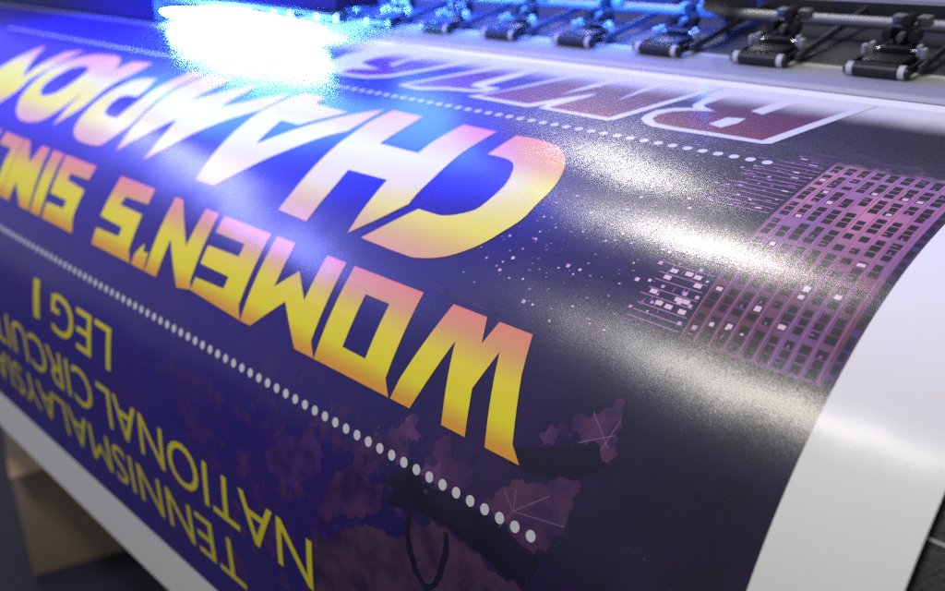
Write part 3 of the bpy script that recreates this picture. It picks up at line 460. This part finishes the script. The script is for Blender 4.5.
# ------------------------------------------------------------------ the printer
def empty(name, loc=(0,0,0)):
    o = bpy.data.objects.new(name, None); o.location = loc; o.empty_display_size = .05; COL.objects.link(o); return o
printer = empty('wide_format_printer')
props(printer, 'dark wide format inkjet printer with a row of pinch rollers holding the sheet', 'printer')
slab('front_apron', -180, 14, 15, 60, -.004, .02, M['apron'], printer)
slab('apron_seam', -9.0, 13.5, 24.93, 25.03, -.0030, .0008, M['beam'], printer, ds=.05)
slab('beam_shade_plate', -178, 10, 54.75, 62, .0009, .0006, M['plate'], printer)  # added sheet, its grey replaces the shade under the gantry beam
Pz = lambda Y, h: CAMZ-.111+(Y-.627)*math.tan(math.radians(8.9))+h
gp = [(.686, Pz(.686,.0018)), (.694, Pz(.694,.0030)), (.80, Pz(.80,.0030)), (.80, Pz(.80,.0012)), (.686, Pz(.686,.0012))]
MB().prism(gp, -2.02, .16).build('media_guide', M['guide'], printer)
MB().prism([(.800,CAMZ-.10),(.815,CAMZ-.10),(.815,CAMZ-.01),(.800,CAMZ-.01)], -2.02, .16).build('back_panel', M['dark_steel'], printer)
MB().prism([(.650,CAMZ-.049),(.652,CAMZ-.0515),(.662,CAMZ-.0515),(.664,CAMZ-.046),(.688,CAMZ-.046),(.688,CAMZ-.012),(.680,CAMZ-.012),(.650,CAMZ-.041)], -2.02, .16).build('gantry_beam', M['beam'], printer, smooth=False)
MB().cyl((-2.02,.752,CAMZ-.0745), (.16,.752,CAMZ-.0745), .0048, 24).build('guide_rod', M['rod'], printer)
bx = -.437
MB().prism([(.700,CAMZ-.0475),(.790,CAMZ-.0475),(.790,CAMZ-.075),(.752,CAMZ-.085),(.745,CAMZ-.093),(.742,CAMZ-.093),(.738,CAMZ-.078),(.700,CAMZ-.066)], bx-.0015, bx+.0015).build('divider_plate', M['chrome'], printer, smooth=False)
MB().box((-.75,.82,.60), (1.6,.10,1.06)).build('stand', M['dark_steel'], printer)
# pinch roller unit: body block with roller, caps, axle, pads, knobs, arm
def rolls(parent_loc):
    a = math.radians(8.9)
    u = MB()
    u.box((0,.0215,.0065), (.041,.029,.0085), None, .0015); u.box((0,.036,.0125), (.030,.018,.006), None, .001); u.box((0,.046,.020), (.022,.008,.014), None, .001)
    body = u.build('pinch_roller', M['black_plastic'], printer, parent_loc, (a,0,0)); body.scale = (.72,1,.95)
    MB().cyl((-.0215,0,.0055), (.0215,0,.0055), .0054, 24).build('roller', M['black_rubber'], body)
    for sx in (-1, 1):
        MB().cyl((sx*.0225,0,.0055), (sx*.0285,0,.0055), .0050, 18).build('end_cap', M['white_plastic'], body)
        MB().cyl((sx*.0287,.000,.0055), (sx*.0315,.000,.0055), .0046, 14).box((sx*.0300,.012,.0058), (.002,.026,.006)).build('side_arm', M['black_plastic'], body)
        m = MB(); m.box((sx*.0235,.030,.0135), (.0040,.006,.0085), None, .0008).box((sx*.0295,.027,.0120), (.0042,.006,.0085), None, .0008); m.build('pad', M['white_plastic'], body)
        MB().cyl((sx*.0135,.034,.0215), (sx*.0135,.044,.0215), .0048, 18).build('knob', M['black_plastic'], body)
        MB().box((sx*.0125,.056,.0285), (.0125,.010,.0075), None, .001).build('spring_block', M['grey_plastic'], body)
    MB().cyl((-.027,.030,.0125), (.027,.030,.0125), .0014, 12).build('axle', M['chrome'], body)
    MB().cyl((0,.044,.0300), (0,.055,.0300), .0050, 18).build('knob', M['black_plastic'], body)
    MB().cyl((0,.034,.0205), (0,.042,.0205), .0032, 14).build('button', M['grey_plastic'], body)
    MB().prism([(.010,.003),(.016,.003),(.132,.012),(.132,.018),(.010,.008)], .034, .0365).build('lever_arm', M['dark_steel'], body)
    return body
proto = rolls((-.270,.668,Pz(.668,.0014)))
spots = [-.270-.0924*k for k in range(-3, 18)]
for x in spots:
    if abs(x+.270) < 1e-6: continue
    c = proto.copy(); COL.objects.link(c); c.location = (x+random.uniform(-.0012,.0012),.668+random.uniform(-.0008,.0008),Pz(.668,.0014)); c.rotation_euler.z = math.radians(random.uniform(-1.6,1.6))
    for ch in proto.children:
        d = ch.copy(); COL.objects.link(d); d.parent = c
for o in COL.objects:
    if o.name.startswith('pinch_roller'): o['group'] = 'pinch rollers along the printer'
base = Vector((-.93, .72, 0)); printer.location = base
for ch in printer.children: ch.location = ch.location - base
# ------------------------------------------------------------------ the print carriage with its lamp
car = empty('print_carriage', (-1.0,.60,CAMZ-.10))
props(car, 'dark print carriage over the sheet with a glaring blue white lamp', 'print carriage')
o = MB().prism([(.590,CAMZ-.078),(.648,CAMZ-.078),(.648,CAMZ-.02),(.600,CAMZ-.02)], -1.20, -.80).build('housing', M['cover'], car, smooth=False); o.location = -car.location
o = MB().box((-1.0,.606,CAMZ-.0815), (.36,.026,.007), None, .002).build('lamp_holder', M['carriage'], car); o.location = -car.location
bm_ = bmesh.new(); rings = []
for k in range(25):
    q = k/24; r_ = .0098*min(1, (math.sin(math.pi*q))**.55*(.78+.30*math.exp(-((q-.45)/.16)**2)))+.0004
    rings.append([bm_.verts.new((-1.185+.36*q, .592+r_*.7*math.cos(a_), CAMZ-.1000+1.15*r_*math.sin(a_))) for a_ in [2*math.pi*j/20 for j in range(20)]])
for r0, r1 in zip(rings, rings[1:]):
    for j in range(20): bm_.faces.new((r0[j], r0[(j+1)%20], r1[(j+1)%20], r1[j]))
bm_.faces.new(rings[0]); bm_.faces.new(rings[-1][::-1])
mb_ = MB(); mb_.bm.free(); mb_.bm = bm_; o = mb_.build('lamp', M['led'], car); o.location = -car.location
o = MB().prism([(.588,CAMZ-.112),(.648,CAMZ-.106),(.648,CAMZ-.02),(.602,CAMZ-.02),(.588,CAMZ-.04)], -1.86, -1.195).build('added_cover', M['cover'], car, smooth=False); o.location = -car.location  # added body hiding the white media, blue glow is in its colour
# ------------------------------------------------------------------ box and floor
bxr = MB().box((-.24,.27,.145), (.48,.54,.29), None, .002).build('cardboard_box', M['box'], None, (-1.76,.43,0), (0,0,math.radians(-17)))
props(bxr, 'brown cardboard box on the dark floor under the hanging banner edge', 'box')
f = MB(); vs = [f.bm.verts.new(p) for p in ((.003,.0,.288),(.003,.075,.291),(.042,.075,.268),(.042,.0,.264))]
vs2 = [f.bm.verts.new(Vector(v.co)+Vector((-.001,0,-.003))) for v in vs]
f.bm.faces.new(vs); f.bm.faces.new(vs2[::-1])
for i in range(4): f.bm.faces.new((vs[i], vs2[i], vs2[(i+1)%4], vs[(i+1)%4]))
f.build('flap', M['flap'], bxr, smooth=False)
fl = MB().box((0,0,-.02), (14,14,.04)).build('floor', M['floor'], None, smooth=False); fl['kind'] = 'structure'
# ------------------------------------------------------------------ camera
cam = bpy.data.cameras.new('camera'); co = bpy.data.objects.new('camera', cam); COL.objects.link(co)
X = Vector((.7024326856530843,.7116592041734362,-.011379773346875621)); Y = Vector((-.2590197886755829,.2704884110562219,.927224227767338)); Z = Vector((.6629457528340094,-.6483650180257349,.3743337176902945))
mat = Matrix((X, Y, Z)).transposed().to_4x4(); mat.translation = (0,0,CAMZ); co.matrix_world = mat
cam.sensor_fit = 'HORIZONTAL'; cam.sensor_width = 36; cam.lens = 36*915/945
cam.clip_start = .01; cam.clip_end = 100
cam.dof.use_dof = True; cam.dof.focus_distance = .50; cam.dof.aperture_fstop = 5.6
sc.camera = co
# ------------------------------------------------------------------ lights: ceiling tubes, added blue fills and the room
def area(name, loc, sx, sy, radiance, color, target=None):
    l = bpy.data.lights.new(name, 'AREA'); l.shape = 'RECTANGLE'; l.size = sx; l.size_y = sy
    l.energy = radiance*math.pi*sx*sy; l.color = color
    o = bpy.data.objects.new(name, l); COL.objects.link(o); o.location = loc
    d = (Vector(target)-Vector(loc)) if target else Vector((0,0,-1))
    o.rotation_euler = d.to_track_quat('-Z','Y').to_euler(); return o
area('ceiling_tube', (-1.20,.92,CAMZ+1.5), .46, .14, 66, (1,.96,.86))
area('ceiling_tube', (-1.85,2.02,CAMZ+1.5), .42, .14, 42, (1,.96,.86))
area('ceiling_tube', (-.98,-.54,CAMZ+1.5), .85, .14, 48, (1,.96,.86))
area('added_blue_fill', (-2.0,-.05,CAMZ+.6), .8, .15, 24, (.24,.28,1), (-.95,.40,CAMZ-.15))  # added blue fill from the left front, not a known lamp
area('added_carriage_fill', (-1.10,.585,CAMZ+.11), .6, .22, 62, (.006,.024,1), (-1.0,.33,CAMZ-.15))  # added blue fill over the print where the visible lamp hardly reaches
area('added_rail_fill', (-.80,.692,CAMZ-.049), .72, .02, 50, (.012,.13,1), (-.80,.735,CAMZ-.085))  # added blue fill behind the beam for rollers and rod
w = bpy.data.worlds.new('World'); sc.world = w; w.use_nodes = True
bg = w.node_tree.nodes['Background']; bg.inputs[0].default_value = (.165,.165,.165,1); bg.inputs[1].default_value = 1.0
sc.view_settings.view_transform = 'Standard'; sc.view_settings.look = 'None'; sc.view_settings.exposure = .36; sc.view_settings.gamma = 1
sc.cycles.use_denoising = False
